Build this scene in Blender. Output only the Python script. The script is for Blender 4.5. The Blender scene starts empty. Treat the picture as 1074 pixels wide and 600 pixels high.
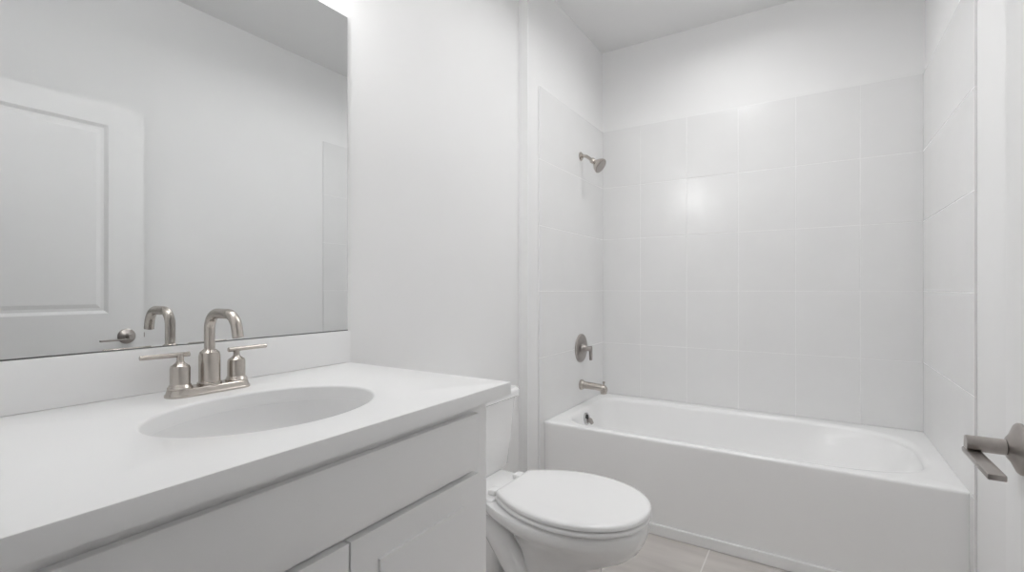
import bpy, bmesh, math, random
from mathutils import Vector, Matrix

random.seed(4)
scene = bpy.context.scene
COL = scene.collection
PI = math.pi

# ------------------------------------------------------------------ camera
TH = 0.56302
cam_data = bpy.data.cameras.new('camera')
cam = bpy.data.objects.new('camera', cam_data)
COL.objects.link(cam)
cam.location = (0, 0, 1.15)
cam.rotation_euler = (PI / 2, 0, TH)
cam_data.sensor_width = 36
cam_data.lens = 36 * 502.175 / 1074
cam_data.shift_y = 2.94 / 1074
cam_data.clip_start = 0.02
scene.camera = cam

# ------------------------------------------------------------------ world, exposure
w = bpy.data.worlds.new('world')
scene.world = w
w.use_nodes = True
w.node_tree.nodes['Background'].inputs[0].default_value = (1, 1, 1, 1)
w.node_tree.nodes['Background'].inputs[1].default_value = 0.05
vs = scene.view_settings
scene.display_settings.display_device = 'sRGB'
vs.view_transform = 'Standard'
vs.look = 'None'
vs.gamma = 1
vs.use_curve_mapping = False
vs.exposure = 0.11
scene.cycles.max_bounces = 16
scene.cycles.diffuse_bounces = 12
scene.cycles.glossy_bounces = 8
scene.cycles.use_denoising = True

VANITY_GLOW = 29.0
TUB_LAMP = 4.4
ROOM_FILL = 5.0
HALL_FILL = 0.3


def disc_lamp(name, loc, watts, radius, spread=180):
    d = bpy.data.lights.new(name, 'AREA')
    d.shape = 'DISK'
    d.size = radius * 2
    d.energy = watts
    d.spread = math.radians(spread)
    d.color = (1, 1, 1)
    o = bpy.data.objects.new(name, d)
    o.location = loc
    COL.objects.link(o)
    return o


ZC = 2.763
disc_lamp('tub_downlight', (-0.40, 2.43, ZC - 0.006), TUB_LAMP, 0.07, 162)
disc_lamp('room_fill', (-0.48, 1.75, ZC - 0.006), ROOM_FILL, 0.09, 155)  # added fill, not a known fixture; lifts the tub apron and lower room
disc_lamp('hall_fill', (-0.20, -0.75, ZC - 0.006), HALL_FILL, 0.09)  # weak added fill, keeps the unseen hall from going black

# ------------------------------------------------------------------ materials


def lin(v):
    v /= 255
    return v / 12.92 if v <= 0.04045 else ((v + 0.055) / 1.055) ** 2.4


def mat(name, rgb, rough=0.5, metal=0.0, spec=0.5, coat=0.0, noise=None, bump=None):
    """rgb is linear; noise=(scale, amount) mottles the colour, bump=(scale, strength)."""
    m = bpy.data.materials.new(name)
    m.use_nodes = True
    nt = m.node_tree
    b = nt.nodes['Principled BSDF']
    b.inputs['Base Color'].default_value = (*rgb, 1)
    b.inputs['Roughness'].default_value = rough
    b.inputs['Metallic'].default_value = metal
    b.inputs['Specular IOR Level'].default_value = spec
    b.inputs['Coat Weight'].default_value = coat
    b.inputs['Coat Roughness'].default_value = 0.06
    tc = nt.nodes.new('ShaderNodeTexCoord')
    if noise:
        n = nt.nodes.new('ShaderNodeTexNoise')
        n.inputs['Scale'].default_value = noise[0]
        n.inputs['Detail'].default_value = 4
        nt.links.new(tc.outputs['Object'], n.inputs['Vector'])
        r = nt.nodes.new('ShaderNodeValToRGB')
        a = noise[1]
        r.color_ramp.elements[0].position = 0.3
        r.color_ramp.elements[1].position = 0.7
        r.color_ramp.elements[0].color = (*[c * (1 - a) for c in rgb], 1)
        r.color_ramp.elements[1].color = (*[min(1, c * (1 + a)) for c in rgb], 1)
        nt.links.new(n.outputs['Fac'], r.inputs['Fac'])
        nt.links.new(r.outputs['Color'], b.inputs['Base Color'])
    if bump:
        n2 = nt.nodes.new('ShaderNodeTexNoise')
        n2.inputs['Scale'].default_value = bump[0]
        n2.inputs['Detail'].default_value = 3
        nt.links.new(tc.outputs['Object'], n2.inputs['Vector'])
        bp = nt.nodes.new('ShaderNodeBump')
        bp.inputs['Strength'].default_value = bump[1]
        bp.inputs['Distance'].default_value = 0.002
        nt.links.new(n2.outputs['Fac'], bp.inputs['Height'])
        nt.links.new(bp.outputs['Normal'], b.inputs['Normal'])
    return m


def grey(v, warm=0.0):
    return (v * (1 + warm), v, v * (1 - warm))


M_WALL = mat('wall_paint', grey(0.85), 0.55, spec=0.3, noise=(3, 0.008), bump=(160, 0.05))
M_CEIL = mat('ceiling_paint', grey(0.80), 0.8, spec=0.2, noise=(3, 0.01), bump=(90, 0.12))
M_TRIM = mat('trim_paint', grey(0.87), 0.35, noise=(6, 0.006))
M_TILE = mat('wall_tile', grey(0.81), 0.21, noise=(5, 0.012), bump=(26, 0.05))
M_GROUT = mat('grout', grey(0.85), 0.7, noise=(40, 0.03))
M_DOOR = mat('door_paint', grey(0.86), 0.4, noise=(4, 0.008))
M_CAB = mat('cabinet_paint', grey(0.89), 0.4, noise=(4, 0.008))
M_TOP = mat('cultured_marble', grey(0.84), 0.30, noise=(5, 0.006))
M_BASIN = mat('basin_glaze', grey(0.78), 0.36, noise=(5, 0.006))
M_PORC = mat('porcelain', grey(0.88), 0.08, noise=(5, 0.006), coat=0.3)
M_SEAT = mat('seat_plastic', grey(0.88), 0.22, noise=(5, 0.005))
M_TUB = mat('tub_enamel', grey(0.90), 0.22, noise=(5, 0.006))
M_NICK = mat('brushed_nickel', (0.53, 0.49, 0.45), 0.27, metal=1.0, noise=(60, 0.05))
M_DNICK = mat('satin_nickel', (0.42, 0.39, 0.37), 0.32, metal=1.0, noise=(60, 0.05))
M_CHROME = mat('chrome', (0.6, 0.6, 0.6), 0.12, metal=1.0, noise=(30, 0.03))
M_DARK = mat('dark_rubber', grey(0.03), 0.5, noise=(30, 0.1))
M_MIRROR = mat('mirror_silver', (0.79, 0.80, 0.80), 0.0, metal=1.0)
M_EDGE = mat('mirror_edge', grey(0.16), 0.35, metal=0.6, noise=(20, 0.05))


def mat_floor():
    m = mat('floor_tile', (0.33, 0.305, 0.285), 0.35, noise=(2.2, 0.10))
    nt = m.node_tree
    b = nt.nodes['Principled BSDF']
    tc = nt.nodes['Texture Coordinate']
    mp = nt.nodes.new('ShaderNodeMapping')
    mp.inputs['Location'].default_value = (0.39, -2.26, 0)
    nt.links.new(tc.outputs['Object'], mp.inputs['Vector'])
    br = nt.nodes.new('ShaderNodeTexBrick')
    br.offset = 0.0
    br.inputs['Color1'].default_value = (1, 1, 1, 1)
    br.inputs['Color2'].default_value = (1, 1, 1, 1)
    br.inputs['Mortar'].default_value = (0, 0, 0, 1)
    br.inputs['Scale'].default_value = 1.0
    br.inputs['Brick Width'].default_value = 0.66
    br.inputs['Row Height'].default_value = 0.66
    br.inputs['Mortar Size'].default_value = 0.0028
    br.inputs['Mortar Smooth'].default_value = 0.2
    nt.links.new(mp.outputs['Vector'], br.inputs['Vector'])
    # veining stretched along x
    mp2 = nt.nodes.new('ShaderNodeMapping')
    mp2.inputs['Scale'].default_value = (1.2, 7.0, 1)
    nt.links.new(tc.outputs['Object'], mp2.inputs['Vector'])
    n = nt.nodes.new('ShaderNodeTexNoise')
    n.inputs['Scale'].default_value = 2.5
    n.inputs['Detail'].default_value = 6
    nt.links.new(mp2.outputs['Vector'], n.inputs['Vector'])
    r = nt.nodes.new('ShaderNodeValToRGB')
    r.color_ramp.elements[0].position = 0.3
    r.color_ramp.elements[1].position = 0.7
    r.color_ramp.elements[0].color = (0.495, 0.466, 0.443, 1)
    r.color_ramp.elements[1].color = (0.615, 0.583, 0.556, 1)
    nt.links.new(n.outputs['Fac'], r.inputs['Fac'])
    mx = nt.nodes.new('ShaderNodeMix')
    mx.data_type = 'RGBA'
    nt.links.new(br.outputs['Fac'], mx.inputs[0])
    nt.links.new(r.outputs['Color'], mx.inputs[6])
    mx.inputs[7].default_value = (0.74, 0.72, 0.70, 1)
    nt.links.new(mx.outputs[2], b.inputs['Base Color'])
    return m


M_FLOOR = mat_floor()


def mat_glow():
    m = bpy.data.materials.new('opal_glass_lit')
    m.use_nodes = True
    b = m.node_tree.nodes['Principled BSDF']
    b.inputs['Base Color'].default_value = (0.9, 0.9, 0.88, 1)
    b.inputs['Emission Color'].default_value = (1, 1, 1, 1)
    b.inputs['Emission Strength'].default_value = VANITY_GLOW
    return m


M_GLOW = mat_glow()

# ------------------------------------------------------------------ mesh helpers


def new():
    return bmesh.new()


def box(bm, x0, x1, y0, y1, z0, z1, bevel=0.0, seg=2):
    vs_ = [bm.verts.new((x, y, z)) for z in (z0, z1) for y in (y0, y1) for x in (x0, x1)]
    f = [(0, 2, 3, 1), (4, 5, 7, 6), (0, 1, 5, 4), (2, 6, 7, 3), (0, 4, 6, 2), (1, 3, 7, 5)]
    fs = [bm.faces.new([vs_[i] for i in q]) for q in f]
    if bevel:
        es = list({e for fc in fs for e in fc.edges})
        bmesh.ops.bevel(bm, geom=es, offset=bevel, segments=seg, profile=0.5, affect='EDGES')
    return vs_


def prism(bm, pts, z0, z1):
    a = [bm.verts.new((x, y, z0)) for x, y in pts]
    b = [bm.verts.new((x, y, z1)) for x, y in pts]
    n = len(pts)
    bm.faces.new(a[::-1])
    bm.faces.new(b)
    for i in range(n):
        bm.faces.new((a[i], a[(i + 1) % n], b[(i + 1) % n], b[i]))


def loft(bm, rings, cap0=True, cap1=True, closed=True):
    vr = [[bm.verts.new(p) for p in r] for r in rings]
    n = len(rings[0])
    for a, b in zip(vr, vr[1:]):
        for i in range(n if closed else n - 1):
            j = (i + 1) % n
            bm.faces.new((a[i], a[j], b[j], b[i]))
    if cap0:
        bm.faces.new(vr[0][::-1])
    if cap1:
        bm.faces.new(vr[-1])
    return vr


def frame_of(axis):
    axis = Vector(axis).normalized()
    t = Vector((0, 0, 1)) if abs(axis.z) < 0.9 else Vector((1, 0, 0))
    u = axis.cross(t).normalized()
    v = axis.cross(u).normalized()
    return axis, u, v


def lathe(bm, origin, axis, prof, n=36, caps=True):
    """prof: list of (distance along axis, radius)."""
    o = Vector(origin)
    a, u, v = frame_of(axis)
    rings = []
    for d, r in prof:
        r = max(r, 1e-4)
        rings.append([o + a * d + (u * math.cos(2 * PI * k / n) + v * math.sin(2 * PI * k / n)) * r for k in range(n)])
    loft(bm, rings, caps, caps)


def tube(bm, pts, radii, n=18, caps=True):
    pts = [Vector(p) for p in pts]
    if not hasattr(radii, '__len__'):
        radii = [radii] * len(pts)
    rings = []
    prev = None
    for i, p in enumerate(pts):
        if i == 0:
            t = pts[1] - p
        elif i == len(pts) - 1:
            t = p - pts[i - 1]
        else:
            t = (pts[i + 1] - p).normalized() + (p - pts[i - 1]).normalized()
        t.normalize()
        if prev is None:
            _, u, v = frame_of(t)
        else:
            u = prev - t * prev.dot(t)
            u.normalize()
            v = t.cross(u).normalized()
        prev = u
        rings.append([p + (u * math.cos(2 * PI * k / n) + v * math.sin(2 * PI * k / n)) * radii[i] for k in range(n)])
    loft(bm, rings, caps, caps)


def arc(c, r, a0, a1, n, ex, ez):
    """arc in the plane spanned by vectors ex, ez around c; angles in degrees."""
    c, ex, ez = Vector(c), Vector(ex), Vector(ez)
    return [c + ex * r * math.cos(math.radians(a0 + (a1 - a0) * i / n)) + ez * r * math.sin(math.radians(a0 + (a1 - a0) * i / n)) for i in range(n + 1)]


def obj(name, bm, m, parent=None, smooth=True, angle=32, loc=None):
    bmesh.ops.recalc_face_normals(bm, faces=bm.faces)
    me = bpy.data.meshes.new(name)
    bm.to_mesh(me)
    bm.free()
    mats = m if isinstance(m, (list, tuple)) else [m]
    for mm in mats:
        me.materials.append(mm)
    if smooth:
        me.shade_smooth()
        me.set_sharp_from_angle(angle=math.radians(angle))
    o = bpy.data.objects.new(name, me)
    COL.objects.link(o)
    if parent:
        o.parent = parent
        o.matrix_parent_inverse = Matrix.Translation(-parent_world(parent))
    return o


def parent_world(p):
    v = Vector(p.location)
    q = p.parent
    return v if q is None else v


def thing(name, label, cat, loc, group=None):
    o = bpy.data.objects.new(name, None)
    o.empty_display_size = 0.05
    o.location = loc
    COL.objects.link(o)
    return tag(o, label, cat, group)


def tag(o, label, cat, group=None):
    o['label'] = label
    o['category'] = cat
    if group:
        o['group'] = group
    return o


def struct(name, bm, m, parent=None, smooth=False, label=None):
    o = obj(name, bm, m, parent, smooth)
    if parent is None:
        o['kind'] = 'structure'
    if label:
        o['label'] = label
    return o


# ------------------------------------------------------------------ room measures (metres, origin on the floor under the camera)
XM = -1.2795       # mirror / vanity wall face
XL = -1.228        # face of the thicker plumbing wall in the alcove
XR = 0.4647        # right wall face
YB = 3.1064        # back wall face
YT = 2.2635        # tub front
YJ = 2.093         # jog where the plumbing wall steps forward
YN = 0.10          # room face of the entrance wall
YN0 = -0.02        # hall face of the entrance wall
HALL = -1.55
ZTUB = 0.439
TD = 0.0075          # how far the tile face stands off the wall
TILE0 = 2.2022     # front edge of the tile
TILE_Z = [0.439, 0.785, 1.137, 1.484, 1.834, 2.218]

# floor and ceiling
bm = new(); box(bm, -1.45, 0.60, HALL - 0.1, 3.22, -0.08, 0.0)
struct('floor', bm, M_FLOOR, label='beige grey tiled bathroom floor')
bm = new(); box(bm, -1.45, 0.60, HALL - 0.1, 3.22, ZC, ZC + 0.08)
struct('ceiling', bm, M_CEIL, label='plain white ceiling')

# walls
bm = new()
prism(bm, [(XM - 0.11, YN0 - 0.005), (XM, YN0 - 0.005), (XM, YJ), (XL, YJ), (XL, YB + 0.1), (XM - 0.11, YB + 0.1)], 0, ZC)
wall_left = struct('wall_left', bm, M_WALL, label='white wall behind the mirror and toilet, stepping out at the tub')
bm = new(); box(bm, XL, XR, YB, YB + 0.1, 0, ZC)
wall_back = struct('wall_back', bm, M_WALL, label='white back wall above and behind the tub tile')
bm = new(); box(bm, XR, XR + 0.1, YN0 - 0.005, YB + 0.1, 0, ZC)
wall_right = struct('wall_right', bm, M_WALL, label='white right wall behind the open door')
# entrance wall with the doorway the photograph is taken from
DX0, DX1, DZ = -0.645, 0.275, 2.045
bm = new()
box(bm, XM, DX0, YN0, YN, 0, ZC)
box(bm, DX1, XR, YN0, YN, 0, ZC)
box(bm, DX0, DX1, YN0, YN, DZ, ZC)
struct('wall_front', bm, M_WALL, label='white entrance wall around the doorway')
# hallway beyond the doorway
bm = new()
box(bm, XM - 0.11, XM, HALL, YN0 - 0.005, 0, ZC)
box(bm, XR, XR + 0.1, HALL, YN0 - 0.005, 0, ZC)
box(bm, XM - 0.11, XR + 0.1, HALL - 0.1, HALL, 0, ZC)
struct('wall_hall', bm, M_WALL, label='plain white hallway walls outside the doorway')

# baseboards
def baseboard(name, parts):
    bm = new()
    for x0, x1, y0, y1 in parts:
        box(bm, x0, x1, y0, y1, 0, 0.095, 0.004, 2)
    struct(name, bm, M_TRIM)

baseboard('baseboard_left', [(XM, XM + 0.014, 1.0, YJ), (XM + 0.014, XL + 0.012, YJ - 0.014, YJ), (XL, XL + 0.014, YJ, TILE0 - 0.002)])
baseboard('baseboard_right', [(XR - 0.014, XR, YN + 0.02, TILE0 - 0.002)])


# ------------------------------------------------------------------ tile surround: one panel per wall, every tile bevelled
def tiles(name, parent, us, zs, to3, label, drop=None, tilt=0.0003):
    """to3(u, depth, z) -> point; one grout bed plus single tiles slightly proud of it and very slightly out of true."""
    bm = new()
    g = 0.0021
    def slab(u0, u1, z0, z1, d0, d1, bev, mi, tilt=0.0):
        t = new()
        box(t, u0, u1, d0, d1, z0, z1, bev, 2)
        a, b = random.uniform(-tilt, tilt), random.uniform(-tilt, tilt)
        uc, zc = (u0 + u1) / 2, (z0 + z1) / 2
        vm = {}
        for v in t.verts:
            u, d, z = v.co
            if d > d0 + 1e-5:
                d += a * (u - uc) + b * (z - zc)
            vm[v] = bm.verts.new(to3(u, d, z))
        for f in t.faces:
            nf = bm.faces.new([vm[v] for v in f.verts])
            nf.material_index = mi
        t.free()
    slab(us[0] + 0.002, us[-1] - 0.002, zs[0] + 0.001, zs[-1] - 0.002, 0.0, TD - 0.0010, 0, 1)
    for u0, u1 in zip(us, us[1:]):
        for z0, z1 in zip(zs, zs[1:]):
            slab(u0 + (0 if u0 == us[0] else g), u1 - (0 if u1 == us[-1] else g), z0 + g, z1 - (0 if z1 == zs[-1] else g), 0.0, TD, 0.0012, 0, tilt)
    if drop:
        slab(drop[0], drop[1], 0.0, zs[0], 0.0, TD, 0.001, 0)
    o = obj(name, bm, [M_TILE, M_GROUT], parent, smooth=False)
    o['label'] = label
    return o


tiles('tile_panel', wall_back, [XL + TD, -0.962, -0.671, -0.379, -0.087, 0.204, XR - TD], TILE_Z,
      lambda u, d, z: (u, YB - d, z), 'glossy white tile above the tub on the back wall', None, 0.0035)
tiles('tile_panel', wall_left, [TILE0, YB], TILE_Z,
      lambda u, d, z: (XL + d, u, z), 'glossy white tile behind the shower head', (TILE0, YT - 0.002))
tiles('tile_panel', wall_right, [TILE0, YB], TILE_Z,
      lambda u, d, z: (XR - d, u, z), 'glossy white tile on the right end of the tub', (TILE0, YT - 0.002))

# white strip along the foot of the tub apron
bm = new()
box(bm, XL + 0.010, XR - 0.010, YT - 0.016, YT - 0.001, 0, 0.05, 0.004, 2)
struct('trim_1', bm, M_TRIM, label='low white strip along the foot of the tub apron')


# ------------------------------------------------------------------ door, standing open into the room
DF, DB, DY0, DY1, DTOP = 0.249, 0.289, 0.107, 1.0275, 2.013

def panelled(bm, xf, xb, y0, y1, z0, z1, stile, rails, rec, mould, raised):
    """slab seen from -x with openings between rails; rails: list of (z0,z1) solid bands."""
    core = 0.010
    for y_a, y_b in ((y0, y0 + stile), (y1 - stile, y1)):
        box(bm, xf, xb, y_a, y_b, z0, z1)
    for a, b in rails:
        box(bm, xf, xb, y0 + stile, y1 - stile, a, b)
    ya, yb = y0 + stile, y1 - stile
    for (a0, a1), (b0, b1) in zip(rails, rails[1:]):
        za, zb = a1, b0
        for side in (1, -1):
            x_s = xf if side == 1 else xb
            rings = []
            prof = [(0, 0), (mould, rec)]
            if raised:
                prof += [(mould + 0.012, rec), (mould + 0.030, rec * 0.45)]
            for ins, dep in prof:
                x = x_s + side * dep
                rings.append([(x, ya + ins, za + ins), (x, yb - ins, za + ins), (x, yb - ins, zb - ins), (x, ya + ins, zb - ins)])
            loft(bm, rings, False, True)


bm = new()
panelled(bm, DF, DB, DY0, DY1, 0.012, DTOP, 0.140, [(0.012, 0.25), (0.83, 1.035), (1.915, DTOP)], 0.010, 0.014, True)
door = struct('door_1', bm, M_DOOR, smooth=False, label='white two panel door standing open at the right edge')
# lever handle
HY, HZ = 0.957, 0.923
bm = new()
lathe(bm, (DF - 0.060, HY, HZ), (1, 0, 0), [(0.0, 0.0102), (0.001, 0.0112), (0.0425, 0.0112), (0.043, 0.0102)], 28)
lathe(bm, (DF - 0.0165, HY, HZ), (1, 0, 0), [(0.0, 0.0102), (0.0005, 0.0118), (0.006, 0.0124), (0.011, 0.014)], 28)
handle = obj('door_handle', bm, M_DNICK, door)
handle['label'] = 'satin nickel door lever'
bm = new()
lathe(bm, (DF - 0.0003, HY, HZ), (-1, 0, 0), [(0, 0.036), (0.003, 0.036), (0.0050, 0.0345), (0.0075, 0.029), (0.0115, 0.0205), (0.0155, 0.0155), (0.0165, 0.0125)], 44)
obj('rosette', bm, M_DNICK, handle)
bm = new()
box(bm, DF - 0.062, DF - 0.0435, HY - 0.117, HY + 0.011, HZ - 0.0165, HZ - 0.0085, 0.0016, 2)
obj('lever', bm, M_DNICK, handle)
bm = new()
lathe(bm, (DF - 0.0178, HY, HZ), (1, 0, 0), [(0.0, 0.0105), (0.0016, 0.0105)], 28)
obj('collar', bm, M_DARK, handle)
bm = new()
box(bm, DF + 0.012, DF + 0.028, DY1, DY1 + 0.010, HZ - 0.012, HZ + 0.012, 0.003, 2)
obj('latch', bm, M_DNICK, door)

# ------------------------------------------------------------------ bathtub
def rect_sup(cx, cy, hx, hy, n_exp, z, N=144):
    """superellipse ring; n_exp=None gives the rectangle itself (same angular layout)."""
    out = []
    for k in range(N):
        a = 2 * PI * k / N
        c, s = math.cos(a), math.sin(a)
        if n_exp is None:
            m = max(abs(c), abs(s))
        else:
            m = (abs(c) ** n_exp + abs(s) ** n_exp) ** (1 / n_exp)
        out.append((cx + hx * c / m, cy + hy * s / m, z))
    return out


TX0, TX1, TY0, TY1 = XL + 0.001, XR - 0.001, YT, YB - 0.001
tcx, tcy, thx, thy = (TX0 + TX1) / 2, (TY0 + TY1) / 2, (TX1 - TX0) / 2, (TY1 - TY0) / 2
tub = thing('bathtub', 'long white alcove bathtub with a plain flat apron', 'bathtub', (tcx, tcy, 0))
bm = new()
IX0, IX1, IY0, IY1 = TX0 + 0.083, TX1 - 0.085, TY0 + 0.062, TY1 - 0.085
icx, icy, ihx, ihy = (IX0 + IX1) / 2, (IY0 + IY1) / 2, (IX1 - IX0) / 2, (IY1 - IY0) / 2
Z = ZTUB
rings = [rect_sup(tcx, tcy, thx, thy, None, 0.0),
         rect_sup(tcx, tcy, thx, thy, None, Z - 0.022),
         rect_sup(tcx, tcy, thx, thy, None, Z - 0.010)]
for k in range(1, 5):
    a = k / 4 * PI / 2
    ins = 0.010 * (1 - math.cos(a))
    rings.append(rect_sup(tcx, tcy + ins / 2, thx, thy - ins / 2, None, Z - 0.010 + 0.010 * math.sin(a)))
# rounded inner lip
def tub_ring(x0, x1, y0, y1, e, z, N=144):
    """opening outline: squarer at the drain end, rounder at the lounging end (e = drain-end exponent)."""
    er = max(2.5, e * 0.56)
    cx, cy, hx, hy = (x0 + x1) / 2, (y0 + y1) / 2, (x1 - x0) / 2, (y1 - y0) / 2
    out = []
    for k in range(N):
        a = 2 * PI * k / N
        c, s_ = math.cos(a), math.sin(a)
        f = (c + 1) / 2
        f = f * f * (3 - 2 * f)
        q = e + (er - e) * f
        m = (abs(c) ** q + abs(s_) ** q) ** (1 / q)
        out.append((cx + hx * c / m, cy + hy * s_ / m, z))
    return out
rings.append(tub_ring(IX0 - 0.028, IX1 + 0.028, IY0 - 0.028, IY1 + 0.028, 7.0, Z))
for k in range(1, 6):
    a = k / 5 * PI / 2
    o_ = 0.028 * (1 - math.sin(a))
    rings.append(tub_ring(IX0 - o_, IX1 + o_, IY0 - o_, IY1 + o_, 6.5, Z - 0.028 * (1 - math.cos(a))))
for dx0, dx1, dy0, dy1, e, z in ((.006, .030, .004, .006, 5.6, Z - 0.06), (.012, .065, .008, .012, 5.0, Z - 0.11), (.020, .105, .014, .020, 4.5, Z - 0.16), (.028, .150, .022, .030, 4.1, Z - 0.21),
                               (.040, .200, .034, .044, 3.8, Z - 0.26), (.058, .255, .050, .062, 3.5, Z - 0.30), (.085, .31, .075, .088, 3.3, Z - 0.328), (.125, .37, .11, .12, 3.1, Z - 0.345), (.20, .48, .17, .18, 3.0, Z - 0.353)):
    rings.append(tub_ring(IX0 + dx0, IX1 - dx1, IY0 + dy0, IY1 - dy1, e, z))
loft(bm, rings, True, True)
obj('tub_shell', bm, M_TUB, tub, angle=40)
# overflow plate on the drain end, with its trip lever
ov = Vector((IX0 + 0.006, 2.625, Z - 0.056))
oax = Vector((1, 0, 0.12)).normalized()
bm = new()
lathe(bm, ov, oax, [(-0.004, 0.036), (0.004, 0.036), (0.009, 0.032), (0.012, 0.023), (0.0135, 0.0)], 36)
over = obj('overflow_plate', bm, M_CHROME, tub)
over['label'] = 'chrome overflow plate'
bm = new()
lathe(bm, ov + Vector((0.009, -0.012, 0.016)), oax, [(0, 0.014), (0.004, 0.014), (0.006, 0.011)], 20)
obj('overflow_slot', bm, M_DARK, over)
bm = new()
tube(bm, [ov + Vector((0.012, 0.0, 0.0)), ov + Vector((0.024, 0.004, -0.008)), ov + Vector((0.034, 0.010, -0.026))], [0.013, 0.0145, 0.010], 16)
obj('trip_lever', bm, M_DNICK, over)
bm = new()
lathe(bm, (IX0 + 0.22, tcy, Z - 0.3535), (0, 0, 1), [(0, 0.036), (0.003, 0.036), (0.005, 0.03), (0.003, 0.012)], 32)
obj('drain', bm, M_CHROME, tub)

# ------------------------------------------------------------------ shower fittings on the plumbing wall
WY = 2.728
XT = XL + TD
sh = thing('shower_fixture', 'brushed nickel shower head on a short bent arm high on the tile', 'shower head', (XT, WY, 1.97))
bm = new()
lathe(bm, (XT, WY, 1.968), (1, 0, 0), [(0, 0.027), (0.004, 0.027), (0.010, 0.020), (0.013, 0.012)], 32)
obj('flange', bm, M_NICK, sh)
bm = new()
tube(bm, [(XT + 0.004, WY, 1.968), (XT + 0.022, WY, 1.968), (XT + 0.040, WY, 1.962), (XT + 0.058, WY, 1.948), (XT + 0.086, WY, 1.922)], 0.0095, 16)
obj('arm', bm, M_NICK, sh)
hd = Vector((0.80, 0, -0.60)).normalized()
bm = new()
lathe(bm, (XT + 0.070, WY, 1.937), hd, [(0, 0.011), (0.004, 0.017), (0.016, 0.017), (0.026, 0.014), (0.034, 0.020), (0.052, 0.036), (0.064, 0.043), (0.076, 0.046), (0.080, 0.044)], 40)
head = obj('head', bm, M_NICK, sh)
bm = new()
lathe(bm, Vector((XT + 0.070, WY, 1.937)) + hd * 0.0802, hd, [(0, 0.042), (0.003, 0.040), (0.004, 0.0)], 36)
obj('spray_face', bm, M_DNICK, head)

vt = thing('shower_valve', 'round brushed nickel shower valve with a hanging lever, between shower head and spout', 'shower valve', (XT, WY + 0.003, 0.783))
VY, VZ = 2.731, 0.784
bm = new()
lathe(bm, (XT, VY, VZ), (1, 0, 0), [(0, 0.088), (0.003, 0.088), (0.008, 0.084), (0.012, 0.072), (0.013, 0.03)], 52)
obj('escutcheon', bm, M_DNICK, vt)
bm = new()
lathe(bm, (XT + 0.012, VY, VZ), (1, 0, 0), [(0, 0.030), (0.004, 0.026), (0.022, 0.023), (0.030, 0.016), (0.056, 0.0155), (0.060, 0.014)], 32)
obj('hub', bm, M_DNICK, vt)
bm = new()
tube(bm, [(XT + 0.0635, VY, VZ + 0.016), (XT + 0.065, VY, VZ), (XT + 0.067, VY, VZ - 0.07)], [0.0105, 0.0115, 0.0095], 16)
obj('handle', bm, M_DNICK, vt)

sp = thing('tub_spout', 'brushed nickel tub spout with a diverter knob, just above the tub rim', 'tub spout', (XT, 2.731, 0.56))
SY, SZ = 2.731, 0.558
bm = new()
lathe(bm, (XT, SY, SZ), (1, 0, 0), [(0, 0.031), (0.010, 0.031), (0.016, 0.026), (0.022, 0.0235)], 32)
obj('flange', bm, M_NICK, sp)
bm = new()
rings = []
for i, (x, r, dz) in enumerate(((0.016, 0.0225, 0), (0.06, 0.0215, -0.001), (0.11, 0.021, -0.003), (0.135, 0.0215, -0.005), (0.155, 0.022, -0.010), (0.165, 0.018, -0.013), (0.170, 0.011, -0.015))):
    rings.append([(XT + x, SY + r * math.cos(2 * PI * k / 28), SZ + dz + r * math.sin(2 * PI * k / 28)) for k in range(28)])
loft(bm, rings)
lathe(bm, (XT + 0.147, SY, SZ - 0.005), (0.08, 0, -1), [(0, 0.019), (0.025, 0.0195), (0.034, 0.0185), (0.036, 0.016)], 28)
obj('spout', bm, M_NICK, sp)
bm = new()
lathe(bm, (XT + 0.150, SY, SZ + 0.010), (0, 0, 1), [(0, 0.0045), (0.014, 0.0045), (0.016, 0.008), (0.022, 0.008), (0.024, 0.006)], 20)
obj('diverter_knob', bm, M_NICK, sp)

# ------------------------------------------------------------------ vanity cabinet
CF, DRF = -0.706, -0.686        # face frame plane, drawer/door face plane
CY0, CY1 = YN + 0.004, 0.995
CZ1 = 0.881
cab = thing('vanity_cabinet', 'white vanity cabinet with a wide false drawer front above two doors', 'cabinet', ((CF + XM) / 2, (CY0 + CY1) / 2, 0))
bm = new()
t = 0.018
box(bm, XM + 0.002, CF - t, CY0, CY0 + t, 0.0, CZ1)
box(bm, XM + 0.002, CF - t, CY1 - t, CY1, 0.0, CZ1)
box(bm, XM + 0.002, CF - t, CY0 + t, CY1 - t, 0.105, 0.105 + t)
box(bm, XM + 0.002, XM + 0.012, CY0 + t, CY1 - t, 0.105 + t, CZ1)
box(bm, CF - t, CF, CY0, CY0 + 0.06, 0.10, CZ1)
box(bm, CF - t, CF, CY1 - 0.075, CY1, 0.10, CZ1)
box(bm, CF - t, CF, CY0 + 0.06, CY1 - 0.075, CZ1 - 0.055, CZ1)
box(bm, CF - t, CF, CY0 + 0.06, CY1 - 0.075, 0.685, 0.735)
box(bm, CF - t, CF, CY0 + 0.06, CY1 - 0.075, 0.10, 0.135)
obj('body', bm, M_CAB, cab, smooth=False)
bm = new(); box(bm, CF - 0.095, CF - 0.08, CY0 + t, CY1 - t, 0.0, 0.103)
obj('toe_kick', bm, M_CAB, cab, smooth=False)
bm = new(); box(bm, CF + 0.004, DRF, 0.16, 0.936, 0.7175, 0.850, 0.0015, 2)
obj('drawer_front', bm, M_CAB, cab, smooth=True)
def cab_door(y0, y1):
    bm = new()
    panelled(bm, DRF, CF + 0.003, y0, y1, 0.118, 0.7055, 0.062, [(0.118, 0.18), (0.648, 0.7055)], 0.005, 0.001, False)
    return obj('door', bm, M_CAB, cab, smooth=False)
cab_door(0.16, 0.5535)
cab_door(0.5585, 0.936)

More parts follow.
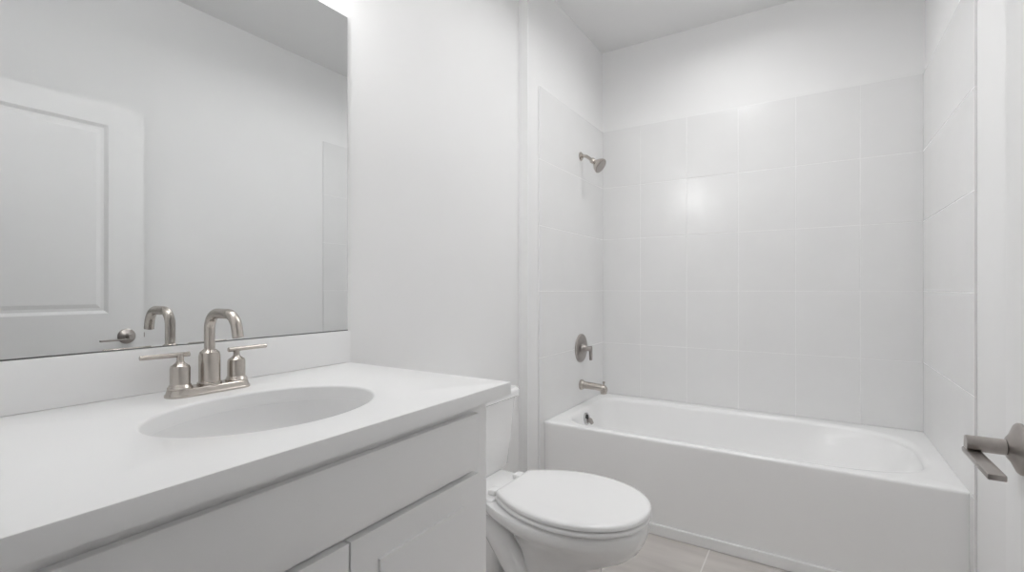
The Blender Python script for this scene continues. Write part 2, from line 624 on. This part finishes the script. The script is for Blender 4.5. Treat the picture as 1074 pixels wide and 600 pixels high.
# worktop with the oval cut-out, and its backsplash
top = thing('countertop', 'white vanity countertop with an oval sink opening and a thick front edge', 'countertop', (-0.97, 0.56, CZ1))
WX0, WX1, WY0, WY1 = XM + 0.001, -0.650, YN + 0.003, 1.0246
TZ = 0.9145
SX, SYY, SA, SB = -0.924, 0.558, 0.167, 0.2165
bm = new()
def ell(a, b, z, N=144):
    return [(SX + a * math.cos(2 * PI * k / N), SYY + b * math.sin(2 * PI * k / N), z) for k in range(N)]
def rect_from(z, ins=0.0, N=144):
    """outer rectangle points along rays from the sink centre, snapped so that the corners are exact."""
    x0, x1, y0, y1 = WX0 + ins, WX1 - ins, WY0 + ins, WY1 - ins
    out = []
    for k in range(N):
        a = 2 * PI * k / N
        c, s = SA * math.cos(a), SB * math.sin(a)
        tx = ((x1 - SX) / c if c > 0 else (x0 - SX) / c) if abs(c) > 1e-9 else 1e9
        ty = ((y1 - SYY) / s if s > 0 else (y0 - SYY) / s) if abs(s) > 1e-9 else 1e9
        t_ = min(tx, ty)
        out.append([SX + c * t_, SYY + s * t_, z])
    for cx_, cy_ in ((x0, y0), (x0, y1), (x1, y0), (x1, y1)):
        k = min(range(N), key=lambda i: (out[i][0] - cx_) ** 2 + (out[i][1] - cy_) ** 2)
        out[k][0], out[k][1] = cx_, cy_
    return out
rings = [ell(SA, SB, CZ1 + 0.0002), rect_from(CZ1 + 0.0002), rect_from(TZ - 0.003), rect_from(TZ - 0.0009, 0.0009), rect_from(TZ, 0.003),
         ell(SA + 0.006, SB + 0.006, TZ), ell(SA + 0.003, SB + 0.003, TZ - 0.001), ell(SA + 0.0008, SB + 0.0008, TZ - 0.003), ell(SA, SB, TZ - 0.006), ell(SA, SB, CZ1 + 0.0002)]
loft(bm, rings, False, False)
bmesh.ops.remove_doubles(bm, verts=bm.verts, dist=1e-5)
obj('slab', bm, M_TOP, top, angle=40)
bm = new(); box(bm, WX0, XM + 0.019, WY0, WY1, TZ + 0.0002, 1.0155, 0.002, 2)
o = obj('backsplash', bm, M_TOP)
tag(o, 'low white backsplash strip under the mirror, behind the faucet', 'backsplash')

# sink bowl under the opening
sink = thing('sink', 'oval white sink basin set into the vanity countertop', 'sink', (SX, SYY, 0.74))
bm = new()
rings = []
prof = [(1.06, CZ1), (1.00, CZ1), (0.995, CZ1 - 0.004)]
for q in range(1, 15):
    a = q / 14 * PI / 2
    prof.append((0.10 + 0.885 * math.cos(a) ** 0.85 if q < 14 else 0.10, CZ1 - 0.006 - 0.131 * math.sin(a)))
for k, z in prof:
    rings.append(ell(SA * k, SB * k, z))
inner = rings[-1]
for k, z in reversed(prof[1:]):
    rings.append(ell((SA * k) + 0.010, (SB * k) + 0.010, z - 0.010))
rings.append(ell(SA * 1.06, SB * 1.06, CZ1 - 0.010))
loft(bm, rings, False, False)
# close the outer flange edge
obj('basin', bm, M_BASIN, sink, angle=50)
bm = new()
lathe(bm, (SX, SYY, CZ1 - 0.139), (0, 0, 1), [(0, 0.031), (0.003, 0.031), (0.005, 0.026), (0.003, 0.020), (0.004, 0.018), (0.007, 0.012), (0.008, 0.0)], 32)
obj('drain', bm, M_NICK, sink)

# ------------------------------------------------------------------ faucet
FX, FY = -1.176, 0.560
fa = thing('faucet', 'brushed nickel centerset faucet with arched spout and two lever handles, behind the sink', 'faucet', (FX, FY, TZ))
bm = new()
def stadium(hx, hy, z, n=14):
    pts = []
    r = hx
    for k in range(n + 1):
        a = PI * k / n
        pts.append((FX + r * math.cos(a), FY + (hy - r) + r * math.sin(a), z))
    for k in range(n + 1):
        a = PI + PI * k / n
        pts.append((FX + r * math.cos(a), FY - (hy - r) + r * math.sin(a), z))
    return pts
loft(bm, [stadium(0.0300, 0.0895, TZ), stadium(0.0300, 0.0895, TZ + 0.004), stadium(0.0270, 0.0865, TZ + 0.008), stadium(0.0250, 0.0845, TZ + 0.015), stadium(0.0230, 0.0825, TZ + 0.017)])
obj('base_plate', bm, M_NICK, fa)
bz = TZ + 0.016
bm = new()
lathe(bm, (FX, FY, bz), (0, 0, 1), [(0, 0.0250), (0.006, 0.0250), (0.008, 0.0218), (0.066, 0.0218), (0.074, 0.0200), (0.080, 0.0135), (0.082, 0.0105)], 36)
ST = 1.0945                                             # height of the spout's centre line at its crown
path = [(FX, FY, bz + 0.076), (FX, FY, 1.04)]
path += arc((FX + 0.036, FY, ST - 0.036), 0.036, 180, 90, 10, (1, 0, 0), (0, 0, 1))
path += arc((FX + 0.078, FY, ST - 0.040), 0.040, 90, 14, 10, (1, 0, 0), (0, 0, 1))
path += [(FX + 0.1215, FY, ST - 0.050)]
tube(bm, path, 0.0112, 22)
spout = obj('spout', bm, M_NICK, fa)
for s in (-1, 1):
    y = FY + s * 0.0605
    bm = new()
    lathe(bm, (FX, y, bz), (0, 0, 1), [(0, 0.0240), (0.004, 0.0240), (0.006, 0.0220), (0.010, 0.0205), (0.011, 0.0192), (0.046, 0.0192), (0.051, 0.0175), (0.057, 0.0095), (0.061, 0.0070), (0.0745, 0.0070)], 32)
    lo = obj('handle', bm, M_NICK, fa)
    bm = new()
    za = 1.0052
    tube(bm, [(FX, y - s * 0.019, za), (FX, y - s * 0.0185, za), (FX, y + s * 0.074, za + 0.001), (FX, y + s * 0.0745, za + 0.001)], [0.0042, 0.0054, 0.0050, 0.0042], 18)
    obj('lever', bm, M_NICK, lo)

# ------------------------------------------------------------------ mirror
mi = thing('mirror', 'large frameless wall mirror above the vanity backsplash', 'mirror', (XM, 0.56, 1.0155))
bm = new(); box(bm, XM + 0.0005, XM + 0.005, WY0 + 0.002, 1.0235, 1.018, 2.026)
obj('back', bm, M_EDGE, mi, smooth=False)
bm = new(); box(bm, XM + 0.005, XM + 0.0062, WY0 + 0.003, 1.0228, 1.0185, 2.0252)
obj('glass', bm, M_MIRROR, mi, smooth=False)
bm = new()
box(bm, XM + 0.0005, XM + 0.0082, WY0 + 0.002, 1.0235, 1.0156, 1.0183)
obj('bottom_channel', bm, M_EDGE, mi, smooth=False)

# ------------------------------------------------------------------ toilet
TYC = 1.53
to = thing('toilet', 'white two piece toilet with closed elongated lid, between vanity and tub', 'toilet', (-0.9, TYC, 0))
def egg(xb, xf, hw, hb, z, N=72, xm=None):
    """outline: rounded front at xf, half width hw, narrowing to hb at the back edge xb."""
    if xm is None:
        xm = xb + (xf - xb) * 0.50
    pts = []
    h = N // 2
    half = []
    for k in range(h + 1):
        f = k / h
        if f < 0.62:
            a = (f / 0.62) * PI / 2
            half.append((xm + (xf - xm) * math.cos(a), hw * math.sin(a) ** 0.92))
        else:
            s = (f - 0.62) / 0.38
            r = 0.02
            x = xm + (xb - xm) * min(1, s / 0.94)
            wd = hw - (hw - hb) * min(1, s / 0.94) ** 2.0
            if s > 0.94:
                wd = hb * 0.93
            half.append((x, wd))
    for x, y in half:
        pts.append((x, TYC + y, z))
    for x, y in reversed(half[1:]):
        pts.append((x, TYC - y, z))
    return pts
bm = new()
secs = [(-0.88, -0.622, 0.128, 0.090, 0.0), (-0.88, -0.622, 0.128, 0.090, 0.012), (-0.87, -0.628, 0.120, 0.080, 0.022), (-0.865, -0.626, 0.117, 0.078, 0.10), (-0.865, -0.618, 0.118, 0.078, 0.17),
        (-0.87, -0.608, 0.122, 0.080, 0.205), (-0.88, -0.588, 0.130, 0.082, 0.233), (-0.895, -0.545, 0.141, 0.085, 0.256), (-0.915, -0.502, 0.154, 0.088, 0.278), (-0.945, -0.477, 0.170, 0.092, 0.302), (-0.985, -0.463, 0.191, 0.102, 0.328), (-1.01, -0.457, 0.206, 0.114, 0.345), (-1.02, -0.455, 0.211, 0.119, 0.358),
        (-1.02, -0.455, 0.211, 0.122, 0.378), (-1.018, -0.459, 0.207, 0.12, 0.386), (-1.01, -0.470, 0.196, 0.110, 0.389)]
loft(bm, [egg(*s) for s in secs])
# rear deck that carries the tank, rear foot and trapway
box(bm, XM + 0.03, -0.965, TYC - 0.135, TYC + 0.135, 0.335, 0.402, 0.016, 3)
box(bm, -1.16, -0.86, TYC - 0.112, TYC + 0.112, 0.0, 0.085, 0.02, 3)
box(bm, -1.15, -0.98, TYC - 0.085, TYC + 0.085, 0.06, 0.36, 0.025, 3)
for s in (-1, 1):
    tube(bm, [(-1.10, TYC + s * 0.05, 0.345), (-1.04, TYC + s * 0.062, 0.315), (-0.975, TYC + s * 0.070, 0.255), (-0.92, TYC + s * 0.074, 0.19), (-0.87, TYC + s * 0.074, 0.125), (-0.82, TYC + s * 0.065, 0.08)],
         [0.040, 0.046, 0.050, 0.050, 0.048, 0.045], 22)
obj('bowl', bm, M_PORC, to, angle=50)
# seat ring and lid
bm = new()
so = lambda d, z: egg(-0.962 + d, -0.448 - d, 0.214 - d, 0.118 - d, z)
si = lambda d, z: egg(-0.90 - d, -0.52 + d, 0.135 + d, 0.07 + d, z)
loft(bm, [so(0.004, 0.3945), so(0.0, 0.398), so(0.0, 0.406), so(0.004, 0.410), si(0.0, 0.410), si(0.0, 0.395), so(0.004, 0.3945)], False, False)
bmesh.ops.remove_doubles(bm, verts=bm.verts, dist=1e-6)
obj('seat', bm, M_SEAT, to, angle=50)
bm = new()
loft(bm, [so(0.005, 0.4145), so(0.0, 0.417), so(0.0, 0.425), so(0.002, 0.429), so(0.007, 0.4325), so(0.02, 0.434), so(0.07, 0.4345)], True, True)
obj('lid', bm, M_SEAT, to, angle=50)
for s in (-1, 1):
    bm = new()
    box(bm, -1.005, -0.972, TYC + s * 0.085 - 0.022, TYC + s * 0.085 + 0.022, 0.4021, 0.422, 0.006, 3)
    obj('hinge', bm, M_SEAT, to)
# tank: tapered body with rounded front corners, lid, flush lever
def rrect(x0, x1, y0, y1, r, z, n=8):
    pts = []
    for cx_, cy_, a0 in ((x1 - r, y1 - r, 0), (x0 + 0.012, y1 - 0.012, 90), (x0 + 0.012, y0 + 0.012, 180), (x1 - r, y0 + r, 270)):
        q = r if a0 in (0, 270) else 0.012
        for k in range(n + 1):
            a = math.radians(a0 + 90 * k / n)
            pts.append((cx_ + q * math.cos(a), cy_ + q * math.sin(a), z))
    return pts
bm = new()
TB = XM + 0.016
loft(bm, [rrect(TB, -1.098, TYC - 0.19, TYC + 0.19, 0.05, 0.4025), rrect(TB, -1.092, TYC - 0.20, TYC + 0.20, 0.05, 0.415), rrect(TB, -1.086, TYC - 0.212, TYC + 0.212, 0.05, 0.50), rrect(TB, -1.076, TYC - 0.233, TYC + 0.233, 0.05, 0.694)])
obj('tank', bm, M_PORC, to, angle=50)
bm = new()
loft(bm, [rrect(TB, -1.068, TYC - 0.245, TYC + 0.245, 0.05, 0.6945), rrect(TB, -1.062, TYC - 0.250, TYC + 0.250, 0.05, 0.699), rrect(TB, -1.062, TYC - 0.250, TYC + 0.250, 0.05, 0.719),
          rrect(TB + .003, -1.066, TYC - 0.246, TYC + 0.246, 0.047, 0.727), rrect(TB + .01, -1.076, TYC - 0.236, TYC + 0.236, 0.04, 0.730)])
obj('tank_lid', bm, M_PORC, to, angle=50)
bm = new()
lathe(bm, (-1.079, TYC - 0.165, 0.655), (1, 0, 0), [(0, 0.013), (0.006, 0.013), (0.010, 0.008), (0.018, 0.007)], 20)
tube(bm, [(-1.062, TYC - 0.165, 0.655), (-1.058, TYC - 0.125, 0.650), (-1.056, TYC - 0.085, 0.644)], [0.006, 0.007, 0.008], 14)
obj('flush_lever', bm, M_NICK, to)

# ------------------------------------------------------------------ vanity light over the mirror (above the frame of the photograph)
vl = thing('vanity_light', 'three lamp vanity light bar on the wall above the mirror', 'wall lamp', (XM, 0.56, 2.2))
bm = new(); box(bm, XM + 0.0005, XM + 0.022, 0.29, 0.83, 2.235, 2.325, 0.004, 2)
obj('back_plate', bm, M_NICK, vl)
for s in (-1, 0, 1):
    y = 0.56 + s * 0.21
    bm = new()
    tube(bm, [(XM + 0.02, y, 2.285), (XM + 0.06, y, 2.287), (XM + 0.10, y, 2.285), (XM + 0.112, y, 2.27)], 0.008, 14)
    lathe(bm, (XM + 0.112, y, 2.262), (0, 0, 1), [(-0.012, 0.045), (0.002, 0.045), (0.008, 0.02), (0.014, 0.012)], 28)
    a_ = obj('lamp_arm', bm, M_NICK, vl)
    bm = new()
    lathe(bm, (XM + 0.112, y, 2.250), (0, 0, -1), [(0, 0.030), (0.004, 0.040), (0.06, 0.046), (0.11, 0.044), (0.118, 0.036), (0.12, 0.01)], 28)
    obj('lamp_shade', bm, M_GLOW, a_)
